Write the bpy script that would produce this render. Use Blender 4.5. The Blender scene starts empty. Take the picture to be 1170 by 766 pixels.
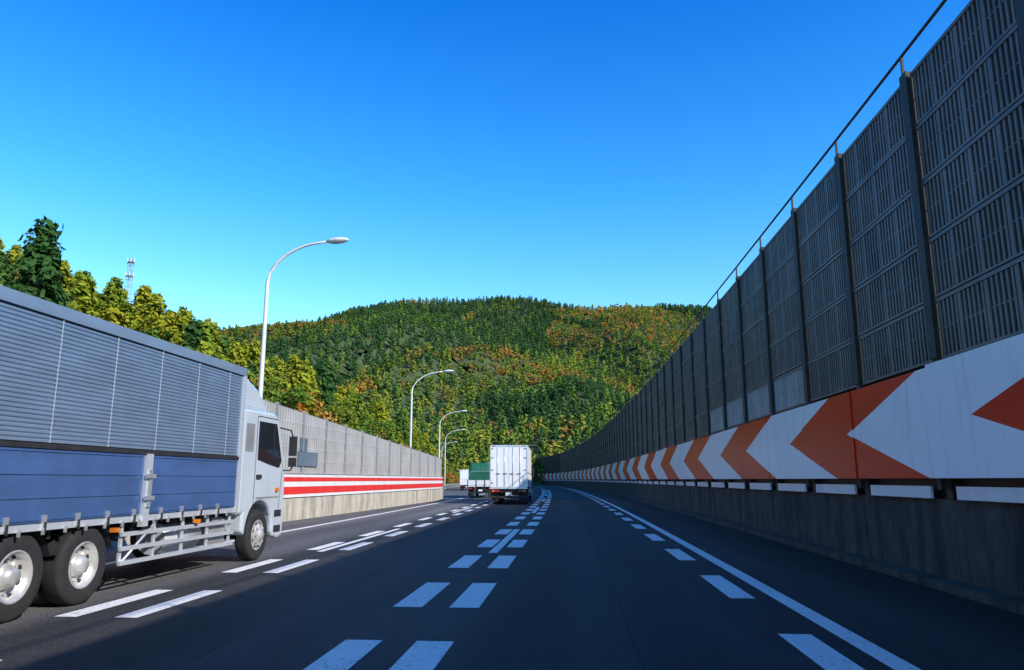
import bpy, math, random
import numpy as np
from mathutils import Vector, noise, Matrix
random.seed(7); rnd=random.random
def ru(a,b): return a+(b-a)*rnd()
scene=bpy.context.scene
scene.view_settings.view_transform='Standard'
try: scene.view_settings.look='None'
except Exception: pass
scene.view_settings.exposure=0

# ------------------------------------------------------------ path
PS=[];_x=_y=0.0;_h=0.0
for s in range(-40,901):
    PS.append((_x if s>0 else 0.0, _y if s>0 else float(s), _h))
    if s>=0:
        k=1/2400 if s<80 else (1/2400+(s-80)/120*(1/700-1/2400) if s<200 else 1/700)
        if s>420: k=0
        _x-=math.sin(_h); _y+=math.cos(_h); _h+=k
def P(s,u,z=0.0):
    s=max(-39.9,min(899,s)); i=int(math.floor(s))+40; f=s-math.floor(s)
    a=PS[i]; b=PS[i+1]
    x=a[0]*(1-f)+b[0]*f; y=a[1]*(1-f)+b[1]*f; h=a[2]*(1-f)+b[2]*f
    return (x+u*math.cos(h), y+u*math.sin(h), z)
def heading(s): return PS[int(s)+40][2]

# ------------------------------------------------------------ mesh builder
class MB:
    def __init__(s): s.v=[];s.f=[];s.m=[];s.uv=[];s.sm=[]
    def face(s,vs,m=0,uv=None,smooth=False):
        n=len(s.v); s.v.extend(vs); s.f.append(list(range(n,n+len(vs)))); s.m.append(m); s.sm.append(smooth)
        s.uv.extend(uv if uv else [(0,0)]*len(vs))
    def quadbox(s,c,m=0,uv=None):
        for q in ((0,3,2,1),(4,5,6,7),(0,1,5,4),(1,2,6,5),(2,3,7,6),(3,0,4,7)):
            s.face([c[i] for i in q],m,[uv[i] for i in q] if uv else None)
    def box(s,x0,x1,y0,y1,z0,z1,m=0):
        s.quadbox([(x0,y0,z0),(x1,y0,z0),(x1,y1,z0),(x0,y1,z0),(x0,y0,z1),(x1,y0,z1),(x1,y1,z1),(x0,y1,z1)],m)
    def pbox(s,s0,s1,u0,u1,z0,z1,m=0,z1b=None):
        zb=z1 if z1b is None else z1b
        if not isinstance(u0,tuple): u0=(u0,u0)
        if not isinstance(u1,tuple): u1=(u1,u1)
        c=[P(s0,u0[0],z0),P(s0,u1[0],z0),P(s1,u1[1],z0),P(s1,u0[1],z0),P(s0,u0[0],z1),P(s0,u1[0],z1),P(s1,u1[1],zb),P(s1,u0[1],zb)]
        uv=[(s0,z0),(s0,z0),(s1,z0),(s1,z0),(s0,z1),(s0,z1),(s1,zb),(s1,zb)]
        s.quadbox(c,m,uv)
    def ribbon(s,s0,s1,u0,u1,z,m=0,step=4.0):
        n=max(1,int(math.ceil((s1-s0)/step)))
        for i in range(n):
            a=s0+(s1-s0)*i/n; b=s0+(s1-s0)*(i+1)/n
            s.face([P(a,u0,z),P(a,u1,z),P(b,u1,z),P(b,u0,z)],m,[(u0,a),(u1,a),(u1,b),(u0,b)])
    def extr(s,pts,x0,x1,m=0):
        n=len(pts)
        s.face([(x1,p[0],p[1]) for p in pts],m); s.face([(x0,p[0],p[1]) for p in reversed(pts)],m)
        for i in range(n):
            a=pts[i];b=pts[(i+1)%n]
            s.face([(x0,a[0],a[1]),(x0,b[0],b[1]),(x1,b[0],b[1]),(x1,a[0],a[1])],m)
    def tube(s,pts,rad,m=0,seg=8,cap=True):
        pts=[Vector(p) for p in pts]; rings=[]
        if not isinstance(rad,(list,tuple)): rad=[rad]*len(pts)
        for i,p in enumerate(pts):
            d=(pts[min(i+1,len(pts)-1)]-pts[max(i-1,0)]).normalized()
            a=d.cross(Vector((0,0,1)) if abs(d.z)<.9 else Vector((0,1,0))).normalized(); b=d.cross(a)
            rings.append([tuple(p+(a*math.cos(t)+b*math.sin(t))*rad[i]) for t in [2*math.pi*j/seg for j in range(seg)]])
        for i in range(len(rings)-1):
            for j in range(seg):
                k=(j+1)%seg
                s.face([rings[i][j],rings[i+1][j],rings[i+1][k],rings[i][k]],m,None,True)
        if cap:
            s.face(rings[0],m); s.face(rings[-1][::-1],m)
    def lathe(s,prof,cx,cy,cz,m=0,seg=32,flip=1,smooth=True):
        for i in range(len(prof)-1):
            (d0,r0),(d1,r1)=prof[i],prof[i+1]
            for j in range(seg):
                t0=2*math.pi*j/seg;t1=2*math.pi*(j+1)/seg
                q=[(cx+flip*d0,cy+r0*math.cos(t0),cz+r0*math.sin(t0)),(cx+flip*d1,cy+r1*math.cos(t0),cz+r1*math.sin(t0)),
                   (cx+flip*d1,cy+r1*math.cos(t1),cz+r1*math.sin(t1)),(cx+flip*d0,cy+r0*math.cos(t1),cz+r0*math.sin(t1))]
                if r1<1e-5: q=[q[0],q[1],q[3]]
                elif r0<1e-5: q=[q[0],q[1],q[2]]
                s.face(q,m,None,smooth)
    def obj(s,name,mats,parent=None,weld=False,bevel=0):
        me=bpy.data.meshes.new(name); me.from_pydata(s.v,[],s.f)
        for mt in mats: me.materials.append(mt)
        me.polygons.foreach_set('material_index',s.m)
        me.polygons.foreach_set('use_smooth',s.sm)
        uvl=me.uv_layers.new(name='UVMap'); uvl.data.foreach_set('uv',np.array(s.uv,dtype=np.float32).ravel())
        me.update()
        o=bpy.data.objects.new(name,me); scene.collection.objects.link(o)
        if weld or bevel or any(s.sm):
            import bmesh
            bm=bmesh.new(); bm.from_mesh(me); bmesh.ops.remove_doubles(bm,verts=bm.verts,dist=1e-5)
            bmesh.ops.recalc_face_normals(bm,faces=bm.faces); bm.to_mesh(me); bm.free()
        if bevel:
            b=o.modifiers.new('bevel','BEVEL'); b.width=bevel; b.segments=2; b.limit_method='ANGLE'
        if parent: o.parent=parent
        return o
def empty(name,loc=(0,0,0),rz=0):
    e=bpy.data.objects.new(name,None); e.location=loc; e.rotation_euler=(0,0,rz); scene.collection.objects.link(e); return e

# ------------------------------------------------------------ materials
class NT:
    def __init__(s,name):
        s.mat=bpy.data.materials.new(name); s.mat.use_nodes=True; s.t=s.mat.node_tree; s.N=s.t.nodes; s.L=s.t.links
        s.b=s.N['Principled BSDF']
    def n(s,t): return s.N.new(t)
    def sock(s,node,i,v):
        if isinstance(v,bpy.types.NodeSocket): s.L.new(v,node.inputs[i])
        elif v is not None: node.inputs[i].default_value=v
    def math(s,op,a,b=None,c=None,clamp=False):
        x=s.N.new('ShaderNodeMath'); x.operation=op; x.use_clamp=clamp
        s.sock(x,0,a); s.sock(x,1,b); s.sock(x,2,c); return x.outputs[0]
    def noise(s,vec,scale,detail=4,rough=.55,stretch=None):
        if stretch:
            mp=s.N.new('ShaderNodeMapping'); mp.inputs['Scale'].default_value=stretch; s.L.new(vec,mp.inputs[0]); vec=mp.outputs[0]
        x=s.N.new('ShaderNodeTexNoise'); x.inputs['Scale'].default_value=scale; x.inputs['Detail'].default_value=detail; x.inputs['Roughness'].default_value=rough
        s.L.new(vec,x.inputs['Vector']); return x.outputs['Fac']
    def ramp(s,fac,stops):
        x=s.N.new('ShaderNodeValToRGB'); e=x.color_ramp.elements
        while len(e)<len(stops): e.new(.5)
        for i,(p,c) in enumerate(stops):
            e[i].position=p; e[i].color=(c,c,c,1) if not isinstance(c,(tuple,list)) else (*c,1)
        s.L.new(fac,x.inputs[0]); return x.outputs[0]
    def mix(s,f,a,b,mode='MIX'):
        x=s.N.new('ShaderNodeMix'); x.data_type='RGBA'; x.blend_type=mode
        s.sock(x,0,f)
        for i,v in ((6,a),(7,b)):
            if isinstance(v,bpy.types.NodeSocket): s.L.new(v,x.inputs[i])
            else: x.inputs[i].default_value=(*v[:3],1)
        return x.outputs[2]
    def scale(s,c,f):
        vm=s.n('ShaderNodeVectorMath'); vm.operation='SCALE'; s.L.new(c,vm.inputs[0]); s.sock(vm,3,f); return vm.outputs[0]
    def bump(s,h,st,dist=.02):
        x=s.N.new('ShaderNodeBump'); x.inputs['Strength'].default_value=st; x.inputs['Distance'].default_value=dist
        s.L.new(h,x.inputs['Height']); s.L.new(x.outputs[0],s.b.inputs['Normal'])
    def tc(s,o='Object'): return s.n('ShaderNodeTexCoord').outputs[o]
def pm(name,col,rough=.6,metal=0,var=.2,scale=2.0,bump=0,stretch=None,spec=None,dirt=0,dirtcol=(.05,.045,.04)):
    m=NT(name); v=m.tc(); f=m.noise(v,scale,4,.6,stretch)
    fr=m.ramp(f,[(.3,0.0),(.7,1.0)])
    c=m.mix(fr,tuple(x*(1-var) for x in col),tuple(min(1,x*(1+var)) for x in col))
    if dirt:
        d=m.noise(v,scale*.7+.7,5,.7,(1,1,.25)); dr=m.ramp(d,[(.45,0.0),(.75,1.0)])
        c=m.mix(m.math('MULTIPLY',dr,dirt),c,dirtcol)
    m.L.new(c,m.b.inputs['Base Color']); m.b.inputs['Roughness'].default_value=rough; m.b.inputs['Metallic'].default_value=metal
    if spec is not None: m.b.inputs['Specular IOR Level'].default_value=spec
    if bump: m.bump(m.noise(v,scale*12,3),bump)
    return m.mat

m=NT('asphalt'); v=m.tc(); uv=m.tc('UV')
sx=m.n('ShaderNodeSeparateXYZ'); m.L.new(uv,sx.inputs[0])
big=m.noise(uv,.35,5,.6,(1,.12,1)); fine=m.noise(v,32,2,.85); mid=m.noise(v,4,5,.65)
base=m.mix(m.ramp(big,[(.3,0.0),(.7,1.0)]),(.020,.021,.023),(.042,.041,.042))
trk=m.math('MULTIPLY_ADD',m.math('SINE',m.math('MULTIPLY',m.math('ADD',sx.outputs[0],.3),3.5)),.17,1.0)
fr=m.math('MULTIPLY_ADD',m.ramp(fine,[(.38,0.0),(.66,1.0)]),1.5,.35)
fr=m.math('MULTIPLY',fr,trk); fr=m.math('MULTIPLY',fr,m.math('MULTIPLY_ADD',mid,.8,.6))
# sunlight is painted into the left lane's colour; the right gutter strip is darker
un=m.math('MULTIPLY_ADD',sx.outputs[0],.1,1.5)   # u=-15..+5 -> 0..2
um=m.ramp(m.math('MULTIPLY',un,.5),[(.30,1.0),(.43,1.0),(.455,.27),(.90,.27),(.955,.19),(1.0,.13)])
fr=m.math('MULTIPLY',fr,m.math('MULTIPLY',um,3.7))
jw=m.math('ADD',sx.outputs[0],m.math('MULTIPLY',m.noise(uv,.8,3,.6,(0,1,1)),.10))
jt=m.math('LESS_THAN',m.math('ABSOLUTE',m.math('SUBTRACT',jw,.62)),.018)
jt2=m.math('LESS_THAN',m.math('ABSOLUTE',m.math('ADD',jw,3.45)),.018)
fr=m.math('MULTIPLY',fr,m.math('SUBTRACT',1.0,m.math('MULTIPLY',m.math('MAXIMUM',jt,jt2),.5)))
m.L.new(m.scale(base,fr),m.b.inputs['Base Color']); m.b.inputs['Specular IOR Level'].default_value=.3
m.L.new(m.math('MULTIPLY_ADD',big,-.35,.92),m.b.inputs['Roughness'])
m.bump(fine,.7,.015); ASPH=m.mat
m=NT('road_paint'); v=m.tc(); f=m.noise(v,14,6,.75); g=m.noise(v,1.2,3)
w=m.ramp(m.math('ADD',f,m.math('MULTIPLY',g,.25)),[(.47,.0),(.58,1.0)])
c=m.mix(w,(.38,.39,.40),(.86,.86,.86)); m.L.new(c,m.b.inputs['Base Color']); m.b.inputs['Roughness'].default_value=.6
m.bump(f,.3,.005); PAINT=m.mat
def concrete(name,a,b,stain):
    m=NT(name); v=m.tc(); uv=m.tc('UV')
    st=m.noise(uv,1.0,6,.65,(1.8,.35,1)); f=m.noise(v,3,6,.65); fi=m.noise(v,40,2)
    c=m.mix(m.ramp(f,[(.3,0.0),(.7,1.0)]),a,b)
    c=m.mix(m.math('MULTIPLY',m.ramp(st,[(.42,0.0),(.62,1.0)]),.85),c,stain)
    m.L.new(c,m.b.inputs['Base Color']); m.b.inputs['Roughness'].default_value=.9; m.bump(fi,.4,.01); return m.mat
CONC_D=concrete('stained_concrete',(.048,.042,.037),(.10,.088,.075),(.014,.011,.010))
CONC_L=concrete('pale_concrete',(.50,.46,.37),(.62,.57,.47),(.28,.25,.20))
m=NT('chevron_board_paint'); uv=m.tc('UV'); sp=m.n('ShaderNodeSeparateXYZ'); m.L.new(uv,sp.inputs[0])
dz=m.math('ABSOLUTE',m.math('SUBTRACT',sp.outputs[1],2.48))
t=m.math('SUBTRACT',m.math('MULTIPLY_ADD',dz,3.8,sp.outputs[0]),10.7-87)
t=m.math('MODULO',t,8.7); red=m.math('GREATER_THAN',t,4.7)
v=m.tc(); f=m.noise(v,1.3,5,.6); st=m.noise(uv,1.0,5,.6,(5,.5,1))
wht=m.mix(m.ramp(st,[(.52,0.0),(.85,1.0)]),(.90,.90,.90),(.66,.66,.66)); rd=m.mix(f,(.62,.014,.004),(.88,.034,.008))
c=m.mix(red,wht,rd); m.L.new(c,m.b.inputs['Base Color']); m.b.inputs['Roughness'].default_value=.33; m.b.inputs['Specular IOR Level'].default_value=.15; CHEV=m.mat

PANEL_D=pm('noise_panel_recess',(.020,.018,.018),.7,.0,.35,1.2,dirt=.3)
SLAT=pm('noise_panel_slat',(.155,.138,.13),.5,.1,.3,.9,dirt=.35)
POST=pm('steel_post',(.036,.031,.030),.6,.2,.25,1.5,dirt=.3)
PANEL_LT=pm('pale_panel',(.40,.42,.45),.4,.2,.15,1.5,dirt=.2)
WHITE=pm('white_plate',(.80,.81,.83),.4,0,.06,2,dirt=.15)
LPAN=pm('left_noise_panel',(.46,.44,.42),.6,.1,.12,.8,dirt=.15)
LPAN2=pm('left_noise_recess',(.24,.23,.22),.7,.1,.15,.8)
GREYP=pm('grey_steel',(.38,.38,.38),.5,.4,.15,2)
REDP=pm('red_paint',(.78,.03,.02),.4,0,.12,2,dirt=.1)
WINP=pm('blue_window_panel',(.12,.16,.20),.25,0,.1,2)
GALV=pm('galvanised_steel',(.50,.51,.52),.45,.55,.12,4)
LAMPM=pm('lamp_pole_paint',(.70,.70,.69),.45,.1,.08,3)
LAMPG=pm('lamp_glass',(.55,.58,.6),.15,0,.05,5)

# ------------------------------------------------------------ ground + road
g=MB(); g.face([(-3000,-3000,-.06),(3000,-3000,-.06),(3000,3000,-.06),(-3000,3000,-.06)])
GRND=pm('grass_ground',(.07,.075,.035),.95,0,.4,.15,bump=.3)
g.obj('ground',[GRND])
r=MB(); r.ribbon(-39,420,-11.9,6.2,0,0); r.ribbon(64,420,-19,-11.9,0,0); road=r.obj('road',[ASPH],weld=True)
k=MB()
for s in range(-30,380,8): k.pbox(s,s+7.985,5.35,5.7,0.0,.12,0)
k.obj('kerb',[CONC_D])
mk=MB()
Z=.004
mk.ribbon(-30,420,2.70,2.93,Z); mk.ribbon(-30,420,-9.12,-8.92,Z)
LL=-1.80; L2=-5.72
def rows(u0,w,start,period,ln,n):
    for i in range(n):
        a=start+i*period; mk.ribbon(a,a+ln,u0-w/2,u0+w/2,Z,0,1.2)
rows(-2.15,.38,1.25,4.3,2.3,28); rows(-1.42,.38,1.25,4.3,2.3,28)
rows(-6.05,.28,.25,4.3,2.2,28); rows(-5.30,.28,.25,4.3,2.2,28)
rows(2.28,.34,1.1,4.9,2.5,26)
for i in range(18):
    a=17.0+20*i; mk.ribbon(a,a+8,LL-.1,LL+.1,Z+.004,0,4); mk.ribbon(a,a+8,L2-.08,L2+.08,Z+.004,0,4)
mk.obj('road_markings',[PAINT])

# ------------------------------------------------------------ right noise wall
BAY=3.2; S0=-10.4; nb=112; TOP=8.28
wall=empty('noise_barrier')
b=MB(); panels=MB(); posts=MB(); under=MB(); rail=MB()
for i in range(nb):
    s=S0+i*BAY
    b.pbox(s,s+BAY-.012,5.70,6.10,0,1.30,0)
    under.pbox(s+.45,s+BAY-.35,5.60,5.64,1.31,1.50,0)
    under.pbox(s,s+BAY,5.82,5.88,1.301,3.5,1)  # backing panel added to block sun leaking through behind the chevron plates
    posts.pbox(s-.09,s+.09,5.67,5.95,1.30,TOP+.05,0)
    posts.pbox(s-.12,s+.12,5.64,5.67,3.46,TOP+.05,0)
    nrow=5; h=(TOP-3.42)/nrow
    for rI in range(nrow):
        z0=3.42+rI*h
        j=random.gauss(0,.006)
        lite=1 if (rI==0 and 16<s<29) else 0
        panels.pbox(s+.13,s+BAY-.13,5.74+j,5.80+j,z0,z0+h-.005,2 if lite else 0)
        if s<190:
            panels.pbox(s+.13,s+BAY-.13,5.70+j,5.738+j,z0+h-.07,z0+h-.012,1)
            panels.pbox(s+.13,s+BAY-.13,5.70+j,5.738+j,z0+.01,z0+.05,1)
            if s<80:
                n=24; p=(BAY-.28)/n
                for q in range(n):
                    ww=.052 if q%6 else .09
                    a=s+.14+q*p
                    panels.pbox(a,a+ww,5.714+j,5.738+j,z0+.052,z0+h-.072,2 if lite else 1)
                panels.pbox(s+.13,s+BAY-.13,5.725+j,5.739+j,z0+h*.5-.015,z0+h*.5+.015,1)
            else:
                for q in range(4):
                    a=s+.2+q*.72; panels.pbox(a,a+.34,5.712+j,5.738+j,z0+.052,z0+h-.072,1)
    rail.tube([P(s,5.66,8.66),P(s+BAY,5.66,8.66)],.028,0,6,False)
    rail.pbox(s-.02,s+.02,5.64,5.68,TOP+.05,8.66,0)
b.obj('concrete_base',[CONC_D],wall); under.obj('reflector_strips_and_sun_block',[WHITE,POST],wall)
posts.obj('steel_posts',[POST],wall); panels.obj('louvre_panels',[PANEL_D,SLAT,PANEL_LT],wall); rail.obj('top_rail',[POST],wall)
cv=MB()
for i in range(nb):
    s=S0+i*BAY-.1; j=random.gauss(0,.008)
    cv.pbox(s,s+BAY-.02,5.46+j,5.50+j,1.62,3.32+random.gauss(0,.012),0)
cb=MB()
for i in range(nb):
    s=S0+i*BAY
    cb.pbox(s-.05,s+.05,5.53,5.63,1.45,3.3,0)
chev=empty('chevron_sign_board'); cv.obj('chevron_plates',[CHEV],chev); cb.obj('brackets',[POST],chev)

# ------------------------------------------------------------ left noise wall
lw=empty('sound_wall')
def uL(s): return -11.3+(s-28)*1.2/33 if s>28 else -11.3
def zT(s): return 4.55-(s-28)*1.2/33
base=MB(); pan=MB(); st=MB()
s=-16.0; LB=2.75
while s<61:
    e=min(s+LB,61); u0=(uL(s),uL(e))
    def U(d): return (u0[0]+d,u0[1]+d)
    base.pbox(s,e-.012,U(-.25),U(.18),0,.86,0)
    z0=.86; z1,z1b=zT(s)-.08,zT(e)-.08
    pan.pbox(s+.06,e-.06,U(-.10),U(.0),z0,z1,1,z1b)
    hh=.5; z=1.86
    while z<min(z1,z1b)-.2:
        pan.pbox(s+.06,e-.06,U(.003),U(.035),z,z+.06,0); z+=hh
    n=10; p=(e-s-.2)/n
    for q in range(n):
        a=s+.1+q*p
        aa=(uL(a)+.003,uL(a+p)+.003); bb=(aa[0]+.028,aa[1]+.028)
        pan.pbox(a,a+p*.6,aa,bb,1.83,zT(a)-.12,0)
    st.pbox(s-.05,s+.05,(uL(s)-.05,uL(s)-.05),(uL(s)+.07,uL(s)+.07),.86,zT(s),2)
    st.pbox(s,e-.004,U(.10),U(.13),.90,1.80,0)
    st.pbox(s,e-.004,U(.133),U(.137),1.52,1.70,1)
    st.pbox(s,e-.004,U(.133),U(.137),1.02,1.32,1)
    s+=LB
win=MB()
for a in (30.2,):
    win.pbox(a,a+2.2,(uL(a)+.04,uL(a)+.12),(uL(a)+.09,uL(a)+.17),2.15,2.75,0); win.pbox(a+.2,a+1.0,(uL(a)+.04,)*2,(uL(a)+.09,)*2,2.78,3.3,0)
base.obj('concrete_base',[CONC_L],lw); pan.obj('ribbed_panels',[LPAN,LPAN2],lw); st.obj('striped_guide_board',[WHITE,REDP,GREYP],lw); win.obj('window_panels',[WINP],lw)
cab=MB(); cab.box(-.3,.3,-.25,.25,.86,2.2,0); cab.box(-.33,.33,-.28,.28,2.2,2.26,0); cab.box(.302,.312,-.2,.2,1.0,2.1,1); cab.box(.314,.33,.1,.14,1.5,1.65,2); cab.box(-.32,.32,-.27,.27,0,.85,1)
ce=empty('utility_cabinet',P(26.3,-10.75)); cab.obj('cabinet_body',[pm('cabinet_paint',(.55,.56,.55),.5),GREYP,POST],ce)

gr=MB()
for i in range(150):
    s=62+i*2.0
    if s>300: break
    u=-19.3 if s>72 else -10.2-(s-62)*.91
    un=-19.3 if s+2>72 else -10.2-(s-60)*.91
    gr.pbox(s-.05,s+.05,u-.12,u-.02,0,.8,0)
    for (za,zb,d) in ((.42,.52,.0),(.52,.62,.04),(.62,.72,.0)):
        gr.pbox(s,s+2,(u+d,un+d),(u+d+.03,un+d+.03),za,zb,0)
gr.obj('guard_rail',[GALV])

# ------------------------------------------------------------ street lamps
def lamp(x,y,H=10.0,arm=2.75,rz=0):
    e=empty('street_lamp',(x,y,0),rz)
    p=MB(); pts=[];rad=[]
    for z in (0,2,4,6,H-1.7): pts.append((0,0,z)); rad.append(.115-.05*z/H)
    for t in np.linspace(.15,1,9):
        a=t*math.pi/2*.93
        pts.append((arm*.98*(1-math.cos(a))**.9, 0, H-1.7+1.6*math.sin(a)**.95)); rad.append(.065-.015*t)
    pts.append((arm+.25,0,pts[-1][2]+.06)); rad.append(.045)
    p.tube(pts,rad,0,10); p.box(-.2,.2,-.2,.2,0,.03,0); p.box(-.16,-.1,-.08,.08,.8,1.3,0)
    p.obj('pole',[LAMPM],e)
    h=MB(); zc=pts[-1][2]
    n=10; rings=[]
    for i in range(n+1):
        t=i/n; w=.05+.15*math.sin(math.pi*min(1,t*.9+.1))**.7; hh=.04+.085*math.sin(math.pi*min(1,t*.85+.12))
        if i==n: w*=.2;hh*=.2
        x0=arm+.1+t*.85
        rings.append([(x0,w*math.cos(a),zc+.05*t+(hh*.9 if math.sin(a)>0 else hh*1.1)*math.sin(a)) for a in [2*math.pi*j/14 for j in range(14)]])
    for i in range(n):
        for j in range(14):
            kk=(j+1)%14; low=1 if (7<=j<14 and 3<=i<9) else 0
            h.face([rings[i][j],rings[i+1][j],rings[i+1][kk],rings[i][kk]],low,None,True)
    h.face(rings[0],0); h.face(rings[-1][::-1],0)
    h.obj('lamp_head',[LAMPM,LAMPG],e)
lamp(-11.9,27.3,10.85,2.25); lamp(-13.3,60,10.4,2.5); lamp(-17.3,95,10.3,2.6); lamp(-22.8,131,10.3,2.6); lamp(-30,168,10,2.6)

# ------------------------------------------------------------ vehicles
TYRE=pm('tyre_rubber',(.022,.022,.023),.85,0,.3,8); RIM=pm('steel_rim',(.62,.62,.61),.35,.4,.15,6,dirt=.45)
SILV=pm('aluminium_side',(.29,.39,.52),.28,.45,.10,1.2,dirt=.15,dirtcol=(.2,.2,.2),stretch=(1,1,4))
SEAM=pm('aluminium_trim',(.66,.70,.75),.35,.4,.08,2)
BLUEP=pm('blue_gate_panel',(.10,.20,.46),.22,.4,.12,1.0,dirt=.2,stretch=(1,1,3))
CHAS=pm('chassis_dark',(.03,.03,.032),.7,.2,.3,4); CABP=pm('cab_pearl_paint',(.64,.72,.80),.2,.2,.05,1,dirt=.08)
GLASS=pm('dark_glass',(.015,.02,.025),.05,0,.1,2,spec=.8); ORNG=pm('marker_orange',(.7,.2,.02),.3); REDL=pm('tail_lamp_red',(.45,.01,.01),.25)
WBOX=pm('white_box_panel',(.88,.88,.88),.4,0,.04,.8,dirt=.12,dirtcol=(.4,.4,.4))
m=NT('green_tarp'); v=m.tc(); f=m.noise(v,3,5,.6); m.L.new(m.mix(f,(.005,.07,.045),(.015,.17,.10)),m.b.inputs['Base Color']); m.b.inputs['Roughness'].default_value=.55; m.bump(m.noise(v,5,4),.8,.06); TARP=m.mat

def wheel(mb,cx,cy,r,w,side,front=False):
    h=w/2
    mb.lathe([(-h,r*.55),(-h,r*.9),(-h+.03,r*.985),(-h+.06,r),(h-.06,r),(h-.03,r*.985),(h,r*.9),(h-.01,r*.72),(h-.015,r*.58)],cx,cy,r,0,40,side)
    if front: pr=[(h-.015,r*.6),(h-.005,r*.56),(h-.04,r*.52),(h+.0,r*.42),(h+.03,r*.3),(h+.05,r*.2),(h+.09,r*.16),(h+.09,0)]
    else: pr=[(h-.015,r*.6),(h-.0,r*.56),(h-.10,r*.52),(h-.14,r*.42),(h-.15,r*.32),(h-.06,r*.24),(h+.0,r*.18),(h+.0,0)]
    mb.lathe(pr,cx,cy,r,1,32,side)
    for i in range(8):
        a=2*math.pi*i/8; rr=r*.36; dd=(h+.015 if front else h-.145)
        y=cy+rr*math.cos(a); z=r+rr*math.sin(a); x0=cx+side*(dd-.01); x1=cx+side*(dd+.035)
        mb.box(min(x0,x1),max(x0,x1),y-.018,y+.018,z-.018,z+.018,1)
        rr=r*.47; y=cy+rr*math.cos(a+.39); z=r+rr*math.sin(a+.39); dd=(h-.02 if front else h-.122); x0=cx+side*(dd); x1=cx+side*(dd+.012)
        mb.box(min(x0,x1),max(x0,x1),y-.026,y+.026,z-.026,z+.026,2)

def build_cab(par,y0,mp,zr=3.0,defl=True):
    ax=y0+1.0; arch=[]
    for t in range(0,13):
        a=math.pi*t/12; arch.append((ax+.66*math.cos(a), .52+.66*math.sin(a)))
    prof=[(y0,.95),(y0,zr),(y0+1.5,zr+.02),(y0+1.78,zr-.08),(y0+2.18,1.98),(y0+2.26,1.5),(y0+2.26,.42),(y0+2.0,.36),(y0+1.72,.42)]+arch+[(y0+.2,.6),(y0+.2,.95)]
    c=MB(); c.extr(prof,-1.22,1.22,0); c.obj('cab_shell',[mp],par,bevel=.05)
    w=MB()
    for sd in (1,-1):
        x=1.222
        def sp(pts,m,o=0.0,th=.006):
            a=sd*(x+o); bb=sd*(x+o+th); w.extr(pts,min(a,bb),max(a,bb),m)
        sp([(y0+.72,2.0),(y0+.72,2.78),(y0+1.62,2.78),(y0+1.98,2.0),(y0+1.85,1.85),(y0+1.25,1.92)],0)
        sp([(y0+1.48,2.0),(y0+1.48,2.78),(y0+1.51,2.78),(y0+1.51,2.0)],1,.007)
        sp([(y0+.12,2.15),(y0+.12,2.7),(y0+.5,2.7),(y0+.5,2.15)],2,0,.004)
        for yy in (y0+.63,): sp([(yy,1.0),(yy,2.88),(yy+.015,2.88),(yy+.015,1.0)],1,0,.003)
        sp([(y0+.64,2.87),(y0+.64,2.885),(y0+1.68,2.885),(y0+1.68,2.87)],1,0,.003)
        sp([(y0+1.93,.95),(y0+2.05,1.98),(y0+2.065,1.98),(y0+1.945,.95)],1,0,.003)
        sp([(y0+.7,1.62),(y0+.7,1.70),(y0+.92,1.70),(y0+.92,1.62)],1,0,.03)
        sp([(y0+1.7,1.35),(y0+1.7,1.43),(y0+1.85,1.43),(y0+1.85,1.35)],3,0,.03)
        sp([(y0+.75,1.22),(y0+.75,1.25),(y0+1.9,1.25),(y0+1.9,1.22)],2,0,.004)
        for zz in (.5,.82): sp([(y0+1.74,zz),(y0+1.74,zz+.14),(y0+2.1,zz+.14),(y0+2.1,zz)],1,0,.006)
        for (ya,za,zb) in ((y0+2.30,2.12,2.55),(y0+2.30,1.88,2.08)):
            a=sd*1.27;bb=sd*1.42; w.box(min(a,bb),max(a,bb),ya-.05,ya+.05,za,zb,1)
        w.tube([(sd*1.2,y0+1.75,2.72),(sd*1.32,y0+2.2,2.68),(sd*1.35,y0+2.3,2.5)],.018,1,6)
        w.tube([(sd*1.2,y0+2.1,1.8),(sd*1.33,y0+2.25,1.8),(sd*1.35,y0+2.3,1.9)],.018,1,6)
    w.face([(-1.1,y0+1.81,zr-.13),(1.1,y0+1.81,zr-.13),(1.1,y0+2.195,2.03),(-1.1,y0+2.195,2.03)],0)
    w.box(-1.0,1.0,y0+2.262,y0+2.28,.75,1.3,1)
    for sx_ in (-1,1): w.box(min(sx_*.75,sx_*1.12),max(sx_*.75,sx_*1.12),y0+2.262,y0+2.30,.5,.68,4)
    w.obj('cab_windows_mirrors_trim',[GLASS,CHAS,GREYP,ORNG,WHITE],par)
    if defl:
        d=MB(); d.extr([(y0+.02,zr+.02),(y0+.02,zr+.62),(y0+.25,zr+.63),(y0+.8,zr+.45),(y0+1.45,zr+.03)],-1.12,1.12,0); d.obj('roof_deflector',[mp],par,bevel=.06)
    return ax

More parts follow.
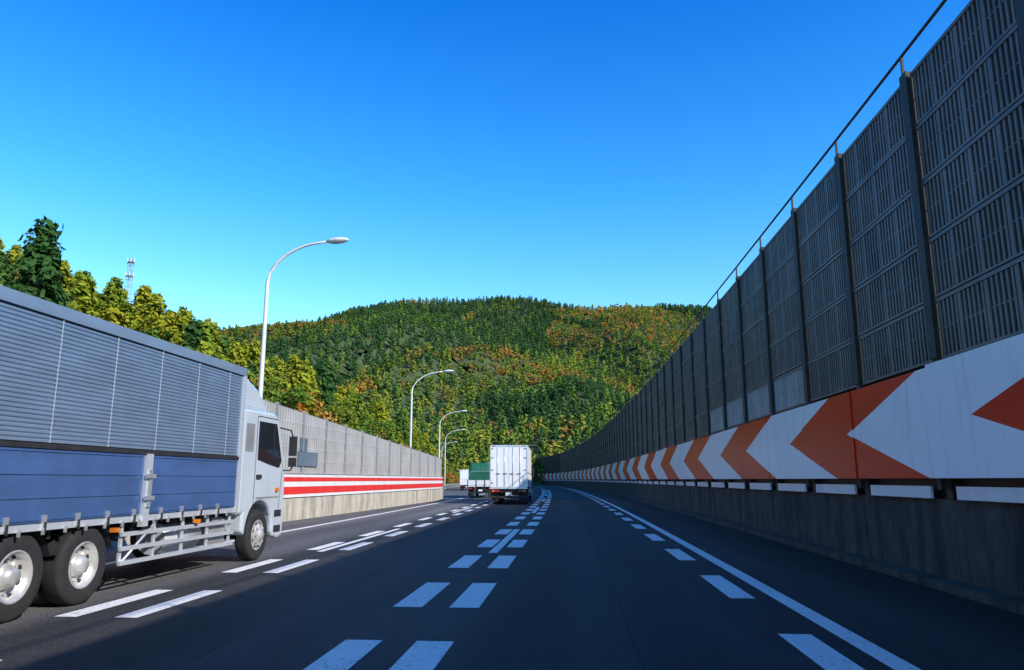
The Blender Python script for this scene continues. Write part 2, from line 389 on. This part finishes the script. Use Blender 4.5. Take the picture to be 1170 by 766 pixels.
T=empty('cargo_truck',(-7.66,0,0))
yr,yf=4.5,13.98
bx=MB(); bx.box(-1.22,1.215,yr,yf,1.08,3.66,0); bx.box(-1.23,1.23,yr+.01,yf-.01,3.66,3.70,1); bx.obj('cargo_box_core',[SILV,SEAM],T)
sd=MB(); dzr=.055; n=int((3.58-2.03)/dzr)
for sgn in (1,-1):
    for i in range(n):
        za=2.03+i*dzr; x0=sgn*1.230;x1=sgn*1.25
        pr=[(x0,za+.004),(x1,za+.016),(x1,za+.040),(x0,za+.052),(x0,za+dzr+.004)]
        for q in range(4):
            (a,za_),(c_,zb_)=pr[q],pr[q+1]
            sd.face([(a,yr+.05,za_),(a,yf-.1,za_),(c_,yf-.1,zb_),(c_,yr+.05,zb_)],0)
sd.obj('corrugated_side_panels',[SILV],T)
tr=MB()
for sgn in (1,-1):
    def sb(xa,xb,*a): 
        A,B=sgn*xa,sgn*xb; tr.box(min(A,B),max(A,B),*a)
    sb(1.217,1.275,yr,yf,3.585,3.74,5)
    sb(1.217,1.272,yr,yf,1.97,2.03,1)
    sb(1.217,1.274,yf-.1,yf+.02,1.05,3.58,0)
    y=yr+.7
    while y<yf-.3:
        sb(1.252,1.258,y-.006,y+.006,2.04,3.58,0); y+=1.16
    for (ya,yb) in ((yr+.05,7.6),(7.75,10.75),(10.95,yf-.12)):
        sb(1.217,1.255,ya,yb,1.10,1.965,2)
        for zz in (1.12,1.38,1.66,1.93): sb(1.256,1.266,ya+.03,yb-.03,zz,zz+.022,2)
        yy=ya+.35
        while yy<yb-.1:
            sb(1.256,1.285,yy-.03,yy+.03,1.02,1.18,3); sb(1.286,1.30,yy-.015,yy+.015,.98,1.1,1); yy+=.62
    for yy in (7.675,10.85):
        sb(1.217,1.30,yy-.07,yy+.07,.92,1.98,0); sb(1.30,1.33,yy-.04,yy+.04,1.2,1.75,3); sb(1.302,1.35,yy-.1,yy+.1,1.3,1.36,3); sb(1.302,1.35,yy-.1,yy+.1,1.62,1.68,3)
    sb(1.15,1.27,yr,yf,1.0,1.08,0)
    yy=yr+.2
    while yy<yf: sb(1.272,1.30,yy-.015,yy+.015,.95,1.03,3); yy+=.4
    for yy in (7.3,10.2,12.5): sb(1.2,1.285,yy-.05,yy+.05,.88,.94,4)
tr.obj('gates_rails_and_latches',[SEAM,CHAS,BLUEP,GALV,ORNG,SILV],T)
ch=MB()
for x in (-.45,.45): ch.box(x-.05,x+.05,yr,15.9,.72,.98,0)
y=yr+.3
while y<yf: ch.box(-1.15,1.15,y-.05,y+.05,.98,1.0,0); ch.box(-1.15,1.15,y-.03,y+.03,.88,.98,0); y+=.6
for y in (8.42,9.66,15.1): ch.box(-.9,.9,y-.08,y+.08,.42,.6,0)
ch.box(-1.0,-.5,11,12.6,.45,.9,0)
ch.box(.55,1.1,13.15,13.85,.45,.92,1); ch.box(1.1,1.115,13.2,13.8,.5,.88,2)
ch.tube([(.85,11.8,.66),(.85,13.0,.66)],.24,3,20)
ch.tube([(.5,10.3,.82),(.7,11.2,.7),(.5,12.0,.85)],.03,0,6)
ch.box(.6,1.1,12.9,14.1,.60,.63,1)
ch.box(-1.1,1.1,yr,yr+.1,.5,.62,2)
for sgn in (1,-1):
    for y in (8.42,9.66):
        pts=[]
        for t in range(9):
            a=math.pi*(.1+.8*t/8); pts.append((y+.58*math.cos(a),.5+.56*math.sin(a)))
        for q in range(8):
            a,b_=pts[q],pts[q+1]; X0,X1=sorted((sgn*.7,sgn*1.22))
            ch.face([(X0,*a),(X1,*a),(X1,*b_),(X0,*b_)],0)
ch.obj('chassis',[CHAS,GREYP,GALV,SEAM],T)
gd=MB()
for sgn in (1,-1):
    X=sorted((sgn*1.17,sgn*1.21))
    for zz in (.40,.60,.80): gd.box(X[0],X[1],10.45,14.0,zz,zz+.06,0)
    for yy in (10.5,11.35,12.2,13.05,13.9): gd.box(X[0]+(-.03 if sgn>0 else .04),X[1]+(-.04 if sgn>0 else .03),yy-.03,yy+.03,.40,1.0,0)
    gd.tube([(sgn*1.19,10.5,.44),(sgn*1.19,11.35,.98)],.02,0,6)
gd.obj('side_guard_rails',[SEAM],T)
for i,(yy,fr) in enumerate(((8.42,False),(9.66,False),(15.1,True))):
    for sgn in (1,-1):
        w=MB(); wheel(w,sgn*1.08,yy,.5,.28,sgn,fr)
        if not fr: w.lathe([(-.14,.25),(-.14,.46),(-.1,.5),(.1,.5),(.14,.46),(.14,.25)],sgn*.76,yy,.5,0,32,sgn)
        w.obj('wheel_%d%s'%(i+1,'r' if sgn>0 else 'l'),[TYRE,RIM,CHAS],T)
build_cab(T,14.12,CABP,2.98)

def box_truck(name,loc,rz,sc=1.0,H=3.85,body=WBOX):
    e=empty(name,loc,rz); e.scale=(sc,sc,sc); L=9.4
    bb=MB(); bb.box(-1.24,1.24,0.03,L,1.12,H,0); bb.obj('cargo_box',[body],e,bevel=.02)
    t=MB()
    t.box(-1.25,-1.17,-.02,.10,1.05,H+.01,1); t.box(1.17,1.25,-.02,.10,1.05,H+.01,1); t.box(-1.17,1.17,-.02,.1,H-.10,H+.01,1); t.box(-1.25,1.25,-.02,.12,1.0,1.12,1)
    for sx_ in (-1,1):
        a,c_=sorted((sx_*.012,sx_*1.165)); t.box(a,c_,0.0,.03,1.13,H-.11,0)
        for xx in (.28,.75):
            x=sx_*xx; t.tube([(x,-.025,1.16),(x,-.025,H-.14)],.014,1,6); t.box(x-.05,x+.05,-.05,.0,1.95,2.05,2); t.box(min(x,x-sx_*.2),max(x,x-sx_*.2),-.06,-.035,1.98,2.02,2)
        for zz in (1.35,2.2,3.0,3.6): a,c_=sorted((sx_*1.02,sx_*1.2)); t.box(a,c_,-.03,-.021,zz,zz+.07,2)
        for q,mm in enumerate((4,3,5)):
            a,c_=sorted((sx_*(.62+.17*q),sx_*(.77+.17*q))); t.box(a,c_,-.03,.06,.80,.93,mm)
        a,c_=sorted((sx_*.7,sx_*1.18)); t.box(a,c_,.5,.52,.12,.85,6)
        a,c_=sorted((sx_*1.15,sx_*1.2))
        for zz in (.45,.68): t.box(a,c_,3.5,L-1.4,zz,zz+.07,2)
        a,c_=sorted((sx_*.9,sx_*1.1)); t.box(a,c_,-.022,-.02,H-.08,H-.03,3)
    t.box(-1.2,1.2,0,.12,.40,.54,6); t.box(-1.2,1.2,.1,.2,.78,1.0,6); t.box(-.2,.2,-.02,.0,.60,.76,7)
    t.box(-.5,-.4,.1,L+1.5,.7,.98,6); t.box(.4,.5,.1,L+1.5,.7,.98,6)
    t.obj('rear_doors_and_bumper',[WBOX,SEAM,GREYP,REDL,REDL,ORNG,CHAS,WHITE],e)
    for i,yy in enumerate((2.0,3.25,L+1.15)):
        for sgn in (1,-1):
            w=MB(); wheel(w,sgn*1.06,yy,.5,.27,sgn,i==2)
            if i<2: w.lathe([(-.14,.25),(-.14,.46),(-.1,.5),(.1,.5),(.14,.46),(.14,.25)],sgn*.76,yy,.5,0,24,sgn)
            w.obj('wheel_%d%s'%(i+1,'r' if sgn>0 else 'l'),[TYRE,RIM,CHAS],e)
    build_cab(e,L+.15,CABP,2.98); return e
box_truck('box_truck',P(50,-3.9),heading(50)+.01)
box_truck('delivery_truck',(-16.2,112,0),heading(112)+.06,.8)

F=empty('flatbed_truck',P(66,-7.4),heading(66)+.02)
fb=MB(); L=7.6
fb.box(-1.15,1.15,0,L,1.0,1.14,0)
fb.box(-1.15,1.15,-.03,.03,1.145,1.55,0); fb.box(-1.17,-1.13,.04,L,1.145,1.5,0); fb.box(1.13,1.17,.04,L,1.145,1.5,0); fb.box(-1.15,1.15,L,L+.06,1.145,2.5,0)
for x in (-1.15,-.4,.35,1.08): fb.box(x,x+.07,-.06,-.032,1.0,1.6,1)
for x in (-1.0,.72): fb.box(x,x+.28,-.05,.05,.78,.92,2)
fb.box(-.18,.18,-.03,-.01,.6,.76,0); fb.box(-1.1,1.1,0,.1,.42,.54,1); fb.box(-.45,-.35,0,L+1,.7,.99,1); fb.box(.35,.45,0,L+1,.7,.99,1)
for x in (-1.1,.65): fb.box(x,x+.45,.5,.52,.12,.9,1)
fb.obj('flat_bed',[WHITE,CHAS,REDL],F)
tp=MB(); nu,nv=28,24; grid=[]
for i in range(nu+1):
    row=[]
    for j in range(nv+1):
        a=math.pi*j/nv; yy=.1+(L-.5)*i/nu
        endf=min(1,math.sin(math.pi*min(1,max(0,(i+.35)/(nu+.7))))*6)**.35
        cx=math.copysign(abs(math.cos(a))**.35,math.cos(a)); sz=abs(math.sin(a))**.4
        nz=noise.noise(Vector((yy*.9,cx*2,sz*3)))*.14+noise.noise(Vector((yy*3,cx*4,sz*5)))*.05
        row.append((cx*(1.08+nz*.5)*(.9+.1*endf),yy,1.3+sz*(1.62+nz+.12*math.sin(yy*1.3))*endf))
    grid.append(row)
for i in range(nu):
    for j in range(nv): tp.face([grid[i][j],grid[i+1][j],grid[i+1][j+1],grid[i][j+1]],0,None,True)
tp.face(grid[0],0); tp.face(grid[-1][::-1],0)
for yy in (.2,1.7,3.2,4.8,6.3):
    i=int((yy-.1)/(L-.5)*nu); tp.tube([(p[0]*1.015,p[1],p[2]+.015) for p in grid[i]],.015,1,5,False)
tp.obj('green_tarpaulin_load',[TARP,SEAM],F)
for i,yy in enumerate((1.8,3.0,L+1.15)):
    for sgn in (1,-1):
        w=MB(); wheel(w,sgn*1.0,yy,.48,.3,sgn,i==2); w.obj('wheel_%d%s'%(i+1,'r' if sgn>0 else 'l'),[TYRE,RIM,CHAS],F)
build_cab(F,L+.15,CABP,2.7,False)

# ------------------------------------------------------------ vegetation
def leafmat(name,cols,rough=.8,near=True):
    m=NT(name); oi=m.n('ShaderNodeObjectInfo')
    big=m.noise(oi.outputs['Location'],.025 if near else .012,2,.6)
    c=m.ramp(oi.outputs['Random'],[(i/(len(cols)-1),tuple(x)) for i,x in enumerate(cols)])
    k=m.math('MULTIPLY_ADD',big,1.1 if near else 1.4,.5 if near else .38)
    if near:
        geo=m.n('ShaderNodeNewGeometry'); f=m.noise(geo.outputs['Position'],.9,2,.6)
        k=m.math('MULTIPLY',k,m.math('MULTIPLY_ADD',f,1.3,.38))
    m.L.new(m.scale(c,k),m.b.inputs['Base Color']); m.b.inputs['Roughness'].default_value=rough; m.b.inputs['Specular IOR Level'].default_value=.1
    return m.mat
BARK=pm('bark',(.07,.05,.035),.9,0,.3,3)
L_DK=leafmat('cedar_foliage',[(.025,.070,.018),(.045,.10,.022),(.07,.13,.025)])
L_YG=leafmat('yellow_green_cypress_foliage',[(.10,.165,.018),(.18,.22,.018),(.29,.265,.018)])  # yellow-green is the foliage's own colour range
L_GR=leafmat('broadleaf_green',[(.07,.14,.02),(.12,.17,.022),(.19,.20,.025)])
L_OR=leafmat('autumn_orange',[(.45,.15,.015),(.52,.19,.02),(.40,.23,.03)])
L_BR=leafmat('autumn_brown',[(.30,.15,.03),(.34,.18,.035),(.26,.18,.045)])
F_DK=leafmat('far_cedar',[(.028,.078,.026),(.042,.098,.028),(.06,.12,.032)],near=False)
F_GR=leafmat('far_green',[(.085,.165,.03),(.12,.19,.03),(.155,.21,.032)],near=False)
F_YG=leafmat('far_yellow_green',[(.18,.235,.032),(.22,.25,.034),(.27,.26,.04)],near=False)
F_OR=leafmat('far_orange',[(.36,.17,.03),(.42,.20,.032),(.38,.24,.04)],near=False)
F_BR=leafmat('far_brown',[(.26,.16,.045),(.30,.19,.05),(.25,.19,.055)],near=False)
def quad(V,Fc,p,n,size,rg):
    n=n/ (np.linalg.norm(n)+1e-9); a=np.cross(n,rg.normal(size=3)); a/=np.linalg.norm(a)+1e-9; b=np.cross(n,a)
    s1=size*rg.uniform(.6,1.3); s2=size*rg.uniform(.35,.8); i=len(V)
    V+= [tuple(p-a*s1),tuple(p+b*s2),tuple(p+a*s1),tuple(p-b*s2)]; Fc.append((i,i+1,i+2,i+3))
def finish_tree(name,V,Fc,tm,leaf):
    nv=len(V); nf=len(Fc)
    V2=V+tm.v; F2=Fc+[tuple(x+nv for x in f) for f in tm.f]
    me=bpy.data.meshes.new(name); me.from_pydata(V2,[],F2); me.materials.append(leaf); me.materials.append(BARK)
    me.polygons.foreach_set('material_index',[0]*nf+[1]*len(tm.f)); me.update(); return me
def conifer(name,H,R,nbr,lp,ls,leaf,seed,z0=.1,pw=.8):
    rg=np.random.default_rng(seed); V=[];Fc=[]; tm=MB()
    tm.tube([(0,0,-.5),(.05,0,H*.5),(0,.04,H*.97)],[.2*H/10,.11*H/10,.02],0,5,False)
    for i in range(nbr):
        t=z0+(1-z0)*(i+rg.uniform(0,1))/nbr; az=i*2.399+rg.uniform(-.4,.4)
        Lb=(R*(1-t)**pw+.12*R)*rg.uniform(.65,1.2); d=np.array([math.cos(az),math.sin(az),0]); z=t*H
        up=rg.uniform(.05,.3)
        if lp>12: tm.tube([(0,0,z),tuple(d*Lb*.9+np.array([0,0,z+up*Lb]))],[.03,.008],0,3,False)
        for k in range(int(lp*(.35+.9*Lb/R))):
            q=rg.uniform(.2,1)**.7
            p=d*Lb*q+np.array([0,0,z+up*Lb*q])+rg.normal(size=3)*np.array([.16,.16,.14])*(.5*R+.35*Lb)*.7
            quad(V,Fc,p,d*.9+np.array([0,0,.7])+rg.normal(size=3)*.5,ls,rg)
    return finish_tree(name,V,Fc,tm,leaf)
def broad(name,H,R,ncl,lp,ls,leaf,seed):
    rg=np.random.default_rng(seed); V=[];Fc=[]; tm=MB()
    tm.tube([(0,0,-.5),(.1,0,H*.25),(0,.1,H*.5)],[.22*H/9,.16*H/9,.09],0,5,False)
    for i in range(ncl):
        while True:
            q=rg.uniform(-1,1,3); rr=np.linalg.norm(q)
            if .35<rr<1: break
        c=np.array([q[0]*R,q[1]*R,H*.62+q[2]*H*.36]); cr=R*rg.uniform(.22,.42)
        if lp>20: tm.tube([(0,0,H*.35),tuple(c*.5+np.array([0,0,H*.2])),tuple(c)],[.07,.045,.012],0,4,False)
        for k in range(lp):
            dd=rg.normal(size=3); dd/=np.linalg.norm(dd); p=c+dd*cr*rg.uniform(.4,1.1)*np.array([1,1,.75])
            quad(V,Fc,p,dd+np.array([0,0,.5])+rg.normal(size=3)*.4,ls,rg)
    return finish_tree(name,V,Fc,tm,leaf)
def coll(name,meshes):
    c=bpy.data.collections.new(name)
    for i,me in enumerate(meshes):
        o=bpy.data.objects.new('%s_%02d'%(name,i),me); c.objects.link(o)
    return c
def scatter(name,pts,c):
    me=bpy.data.meshes.new(name); me.from_pydata([p[:3] for p in pts],[],[])
    a=me.attributes.new('idx','INT','POINT'); a.data.foreach_set('value',[p[3] for p in pts])
    a=me.attributes.new('scl','FLOAT_VECTOR','POINT'); a.data.foreach_set('vector',np.array([(p[4]*p[6],p[4]*p[6],p[4]) for p in pts],dtype=np.float32).ravel())
    a=me.attributes.new('rot','FLOAT_VECTOR','POINT'); a.data.foreach_set('vector',np.array([(0,0,p[5]) for p in pts],dtype=np.float32).ravel())
    o=bpy.data.objects.new(name,me); scene.collection.objects.link(o)
    ng=bpy.data.node_groups.new(name+'_gn','GeometryNodeTree')
    ng.interface.new_socket('Geometry',in_out='INPUT',socket_type='NodeSocketGeometry'); ng.interface.new_socket('Geometry',in_out='OUTPUT',socket_type='NodeSocketGeometry')
    N=ng.nodes; gi=N.new('NodeGroupInput'); go=N.new('NodeGroupOutput'); ip=N.new('GeometryNodeInstanceOnPoints'); ci=N.new('GeometryNodeCollectionInfo')
    ci.inputs['Collection'].default_value=c; ci.inputs['Separate Children'].default_value=True; ci.inputs['Reset Children'].default_value=True
    def na(n,t): 
        x=N.new('GeometryNodeInputNamedAttribute'); x.data_type=t; x.inputs[0].default_value=n; return x.outputs[0]
    Lk=ng.links.new; Lk(gi.outputs[0],ip.inputs['Points']); Lk(ci.outputs[0],ip.inputs['Instance']); ip.inputs['Pick Instance'].default_value=True
    Lk(na('idx','INT'),ip.inputs['Instance Index']); Lk(na('scl','FLOAT_VECTOR'),ip.inputs['Scale'])
    e2r=N.new('FunctionNodeEulerToRotation'); Lk(na('rot','FLOAT_VECTOR'),e2r.inputs[0]); Lk(e2r.outputs[0],ip.inputs['Rotation'])
    Lk(ip.outputs[0],go.inputs[0]); md=o.modifiers.new('scatter','NODES'); md.node_group=ng; return o

near=[conifer('cy0',10,2.0,100,26,.25,L_YG,1),conifer('cy1',11,2.3,110,24,.26,L_YG,2,.08,.65),conifer('cy2',9,2.2,95,26,.25,L_YG,3,.06,.55),
      conifer('ce0',12,2.6,110,24,.28,L_DK,4,.15,.7),conifer('ce1',11,2.4,100,24,.28,L_DK,5,.1,.9),
      broad('bg0',8,3.0,44,54,.21,L_GR,6),broad('bg1',7,3.2,40,54,.21,L_GR,7),broad('or0',7,2.8,40,54,.2,L_OR,8),broad('br0',7,3.0,34,50,.2,L_BR,9)]
NC=coll('near_tree',near)
far=[conifer('fy0',10,2.6,24,6,1.0,F_GR,11),conifer('fy1',10,2.9,24,6,1.05,F_YG,12),conifer('fd0',11,2.8,24,6,1.0,F_DK,13),conifer('fd1',10,2.6,24,6,1.0,F_DK,14),
     broad('fg0',7,3.4,13,9,.95,F_GR,15),broad('fg1',7,3.6,13,9,.95,F_YG,16),broad('fo0',7,3.4,13,9,.9,F_OR,17),broad('fb0',7,3.5,12,9,.9,F_BR,18)]
FC=coll('far_tree',far)

def hz(s,u):
    d=-u-22
    if d<=0: return -.08
    z=.42*d if d<110 else .42*110+(d-110)*.08
    z*=min(1,d/6)
    z+=noise.noise(Vector((s*.03,u*.03,3)))*min(6,d*.12)
    fs=max(0,min(1,(s-230)/150)); z*=1-.8*fs
    return z
t=MB(); us=[-20,-22,-24,-27,-31,-36,-42,-50,-60,-75,-90,-110,-132,-160,-200]
ss=list(range(-30,420,8))
for i in range(len(ss)-1):
    for j in range(len(us)-1):
        q=[(ss[i],us[j]),(ss[i+1],us[j]),(ss[i+1],us[j+1]),(ss[i],us[j+1])]
        t.face([P(a,b_,hz(a,b_)) for a,b_ in q],0,None,True)
SOIL=pm('hillside_soil',(.05,.075,.025),.95,0,.4,.2,bump=.3)
t.obj('hillside',[SOIL],weld=True)
pts=[]
s=4.0
while s<400:
    u=-24.0
    while u>-145:
        stp=3.6 if u>-56 else 7.5
        a=s+ru(-1.6,1.6); b_=u+ru(-1.5,1.5); zz=hz(a,b_)-.2; x,y,_=P(a,b_,0)
        r_=rnd()
        if r_<.62: idx=random.choice((0,1,2))
        elif r_<.71: idx=random.choice((3,4))
        elif r_<.91: idx=random.choice((5,6))
        else: idx=7 if rnd()<.5 else 8
        if b_>-28 and 50<a<115: idx=random.choice((7,7,8,5,5,2))
        elif b_>-29: idx=random.choice((5,6,5,7,8,2,1))
        sc=ru(.75,1.15)*(.72 if b_>-28 else 1)
        if rnd()<.93: pts.append((x,y,zz,idx,sc,ru(0,6.28),ru(.9,1.2)))
        u-=stp
    s+=3.8 if s<180 else 6
for i in range(8):
    pts.append((-67+ru(-5,5),76+ru(-7,7),hz(76,-64)-.3,random.choice((3,4)),ru(.8,1.05),ru(0,6),1.15))
for i in range(170):
    a=ru(64,330); b_=ru(-23.5,-20.5); x,y,_=P(a,b_); pts.append((x,y,-.1,random.choice((5,6,7,8,8)),ru(.25,.5),ru(0,6),1.2))
scatter('hillside_trees',pts,NC)

# mountain: a nearer spur that descends to the right in front of a higher back ridge
BY=790; FY=560
BK=[(-.80,.14),(-.60,.19),(-.452,.213),(-.382,.221),(-.313,.231),(-.263,.247),(-.213,.252),(-.139,.248),(-.066,.2516),(-.005,.2395),(.054,.236),(.172,.234),(.28,.21),(.6,.14)]
FR=[(-.95,.12),(-.60,.185),(-.452,.215),(-.382,.223),(-.313,.227),(-.263,.234),(-.21,.230),(-.127,.207),(-.066,.183),(-.005,.158),(.054,.124),(.125,.088),(.2,.06),(.4,.03)]
bx_=[a*BY for a,b in BK]; bz_=[b*BY for a,b in BK]; fx_=[a*FY for a,b in FR]; fz_=[b*FY for a,b in FR]
def fn(x,y,a,b,c=0.): return noise.noise(Vector((x*a,y*b,c)))
def mz(x,y):
    zb=float(np.interp(x,bx_,bz_))-5+fn(x,0,.03,0,4)*2.5
    yb=BY+fn(x,0,.006,0,1.7)*8; t=(y-400)/(yb-400)
    if t<=0: B=-.5
    elif t>1: B=zb-(y-yb)*.3
    else: B=zb*t**.8+4*t*(1-t)*(26*(.5-abs(fn(x+y*.35,y,.011,.003,2.2))*2.2)+5*fn(x,y,.03,.02,5))
    zf=float(np.interp(x,fx_,fz_))-6+fn(x,0,.035,0,9)*2.5
    yf_=FY+fn(x,0,.008,0,3.7)*12; y0=225+fn(x,0,.008,0,7)*30; t=(y-y0)/(yf_-y0)
    if t<=0: F_=-.5
    elif t>1: F_=zf-(y-yf_)*.45
    else: F_=zf*t**.95+4*t*(1-t)*(24*(.42-abs(fn(x-y*.25,y,.012,.004,6.2))*2.2)+6*fn(x,y,.03,.02,5))
    return max(B,F_,-.5)
t=MB(); xs=list(range(-620,520,10)); ys=list(range(190,900,10))
hgt={(x,y):mz(x,y) for x in xs for y in ys}
for i in range(len(xs)-1):
    for j in range(len(ys)-1):
        q=[(xs[i],ys[j]),(xs[i+1],ys[j]),(xs[i+1],ys[j+1]),(xs[i],ys[j+1])]
        if max(hgt[c] for c in q)<=-.5: continue
        t.face([(a,b_,hgt[(a,b_)]) for a,b_ in q],0,None,True)
t.obj('mountain',[SOIL],weld=True)
pts=[]
y=228.0
while y<808:
    x=-.62*y-20
    while x<.27*y:
        a=x+ru(-2.5,2.5); b_=y+ru(-2.5,2.5); zz=mz(a,b_)
        if zz>-.4:
            n1=fn(a,b_,.010,.007,1); n2=fn(a,b_,.014,.010,8); n3=fn(a,b_,.012,.010,21); bk=b_>585
            r_=rnd()
            if bk and n2<.15 and a<10+n3*150: idx=random.choice((2,3,2,3,2,3,0,5))
            elif bk and n1<.08: idx=random.choice((7,7,6,4,5,5,0))
            elif n1>.10: idx=random.choice((2,3,2,3,2,0))
            elif n2>.16: idx=random.choice((6,7,7,5,5,4))
            elif n3>.05: idx=random.choice((1,5,1,4,0,0))
            else: idx=random.choice((0,0,2,4,4,5,0,7,1))
            pts.append((a,b_,zz-.3,idx,ru(.5,.85),ru(0,6.28),ru(.85,1.15)))
        x+=5.0 if y<620 else 5.4
    y+=5.3 if y<620 else 5.8
scatter('mountain_forest',pts,FC)

M=empty('radio_mast',(-122.5,190,34)); mm=MB(); H=28
for i in range(4):
    sx_,sy_=((1,1),(1,-1),(-1,-1),(-1,1))[i]; mm.tube([(sx_*1.0,sy_*1.0,0),(sx_*.45,sy_*.45,H)],[.1,.07],0,5)
for k_ in range(14):
    z0=k_*H/14; z1=z0+H/14; w0=1.0-.55*z0/H; w1=1.0-.55*z1/H
    cs=((1,1),(1,-1),(-1,-1),(-1,1))
    for i in range(4):
        a=cs[i]; b_=cs[(i+1)%4]
        mm.tube([(a[0]*w0,a[1]*w0,z0),(b_[0]*w1,b_[1]*w1,z1)],.045,0,4); mm.tube([(a[0]*w1,a[1]*w1,z1),(b_[0]*w1,b_[1]*w1,z1)],.045,0,4)
mm.tube([(0,0,H),(0,0,H+2.0)],.05,0,5)
for zz in (H-1,H-5):
    mm.box(-.9,.9,-.9,.9,zz,zz+.08,0)
    for a in range(6): 
        aa=a*math.pi/3; mm.tube([(1.0*math.cos(aa),1.0*math.sin(aa),zz-.5),(1.0*math.cos(aa),1.0*math.sin(aa),zz+1.1)],.09,1,6)
mm.obj('lattice_frame',[pm('mast_steel',(.35,.36,.38),.5,.3),WHITE],M)

# ------------------------------------------------------------ light
el=math.radians(33); dx,dy=.83,-.557
w=bpy.data.worlds.new('World'); scene.world=w; w.use_nodes=True; nt=w.node_tree
sky=nt.nodes.new('ShaderNodeTexSky'); sky.sky_type='NISHITA'; sky.sun_disc=False; sky.sun_elevation=el; sky.sun_rotation=math.atan2(dx,dy)
sky.air_density=1.0; sky.dust_density=.3; sky.ozone_density=2.5
hs=nt.nodes.new('ShaderNodeHueSaturation'); hs.inputs['Saturation'].default_value=1.25
nt.links.new(sky.outputs[0],hs.inputs['Color'])
tcn=nt.nodes.new('ShaderNodeTexCoord'); sep=nt.nodes.new('ShaderNodeSeparateXYZ'); nt.links.new(tcn.outputs['Generated'],sep.inputs[0])
rp=nt.nodes.new('ShaderNodeValToRGB'); nt.links.new(sep.outputs[2],rp.inputs[0]); e=rp.color_ramp.elements
stops=[(.0,(.75,.82,.72)),(.18,(.68,.83,.76)),(.36,(.27,.70,.86)),(.58,(.06,.49,.86)),(.80,(.20,.36,.50)),(1.0,(.24,.34,.42))]
while len(e)<len(stops): e.new(.5)
for i,(p_,c_) in enumerate(stops): e[i].position=p_; e[i].color=(*c_,1)
mu=nt.nodes.new('ShaderNodeVectorMath'); mu.operation='MULTIPLY'; nt.links.new(hs.outputs[0],mu.inputs[0]); nt.links.new(rp.outputs[0],mu.inputs[1])
m3=nt.nodes.new('ShaderNodeVectorMath'); m3.operation='SCALE'; m3.inputs[3].default_value=3.0; nt.links.new(mu.outputs[0],m3.inputs[0])
nt.links.new(m3.outputs[0],nt.nodes['Background'].inputs[0]); nt.nodes['Background'].inputs[1].default_value=.12
sl=bpy.data.lights.new('sun','SUN'); sl.energy=5.0; sl.angle=math.radians(.53); sl.color=(1,.91,.77)
so=bpy.data.objects.new('sun',sl); scene.collection.objects.link(so)
d=Vector((-dx*math.cos(el),-dy*math.cos(el),-math.sin(el))); so.rotation_euler=d.to_track_quat('-Z','Y').to_euler()

cd=bpy.data.cameras.new('camera'); cd.sensor_width=36; cd.lens=26.15; cd.clip_end=8000; cd.clip_start=.1
co=bpy.data.objects.new('camera',cd); scene.collection.objects.link(co); co.location=(0,0,1.6); co.rotation_euler=(math.radians(90+11),0,math.radians(4.8)); scene.camera=co
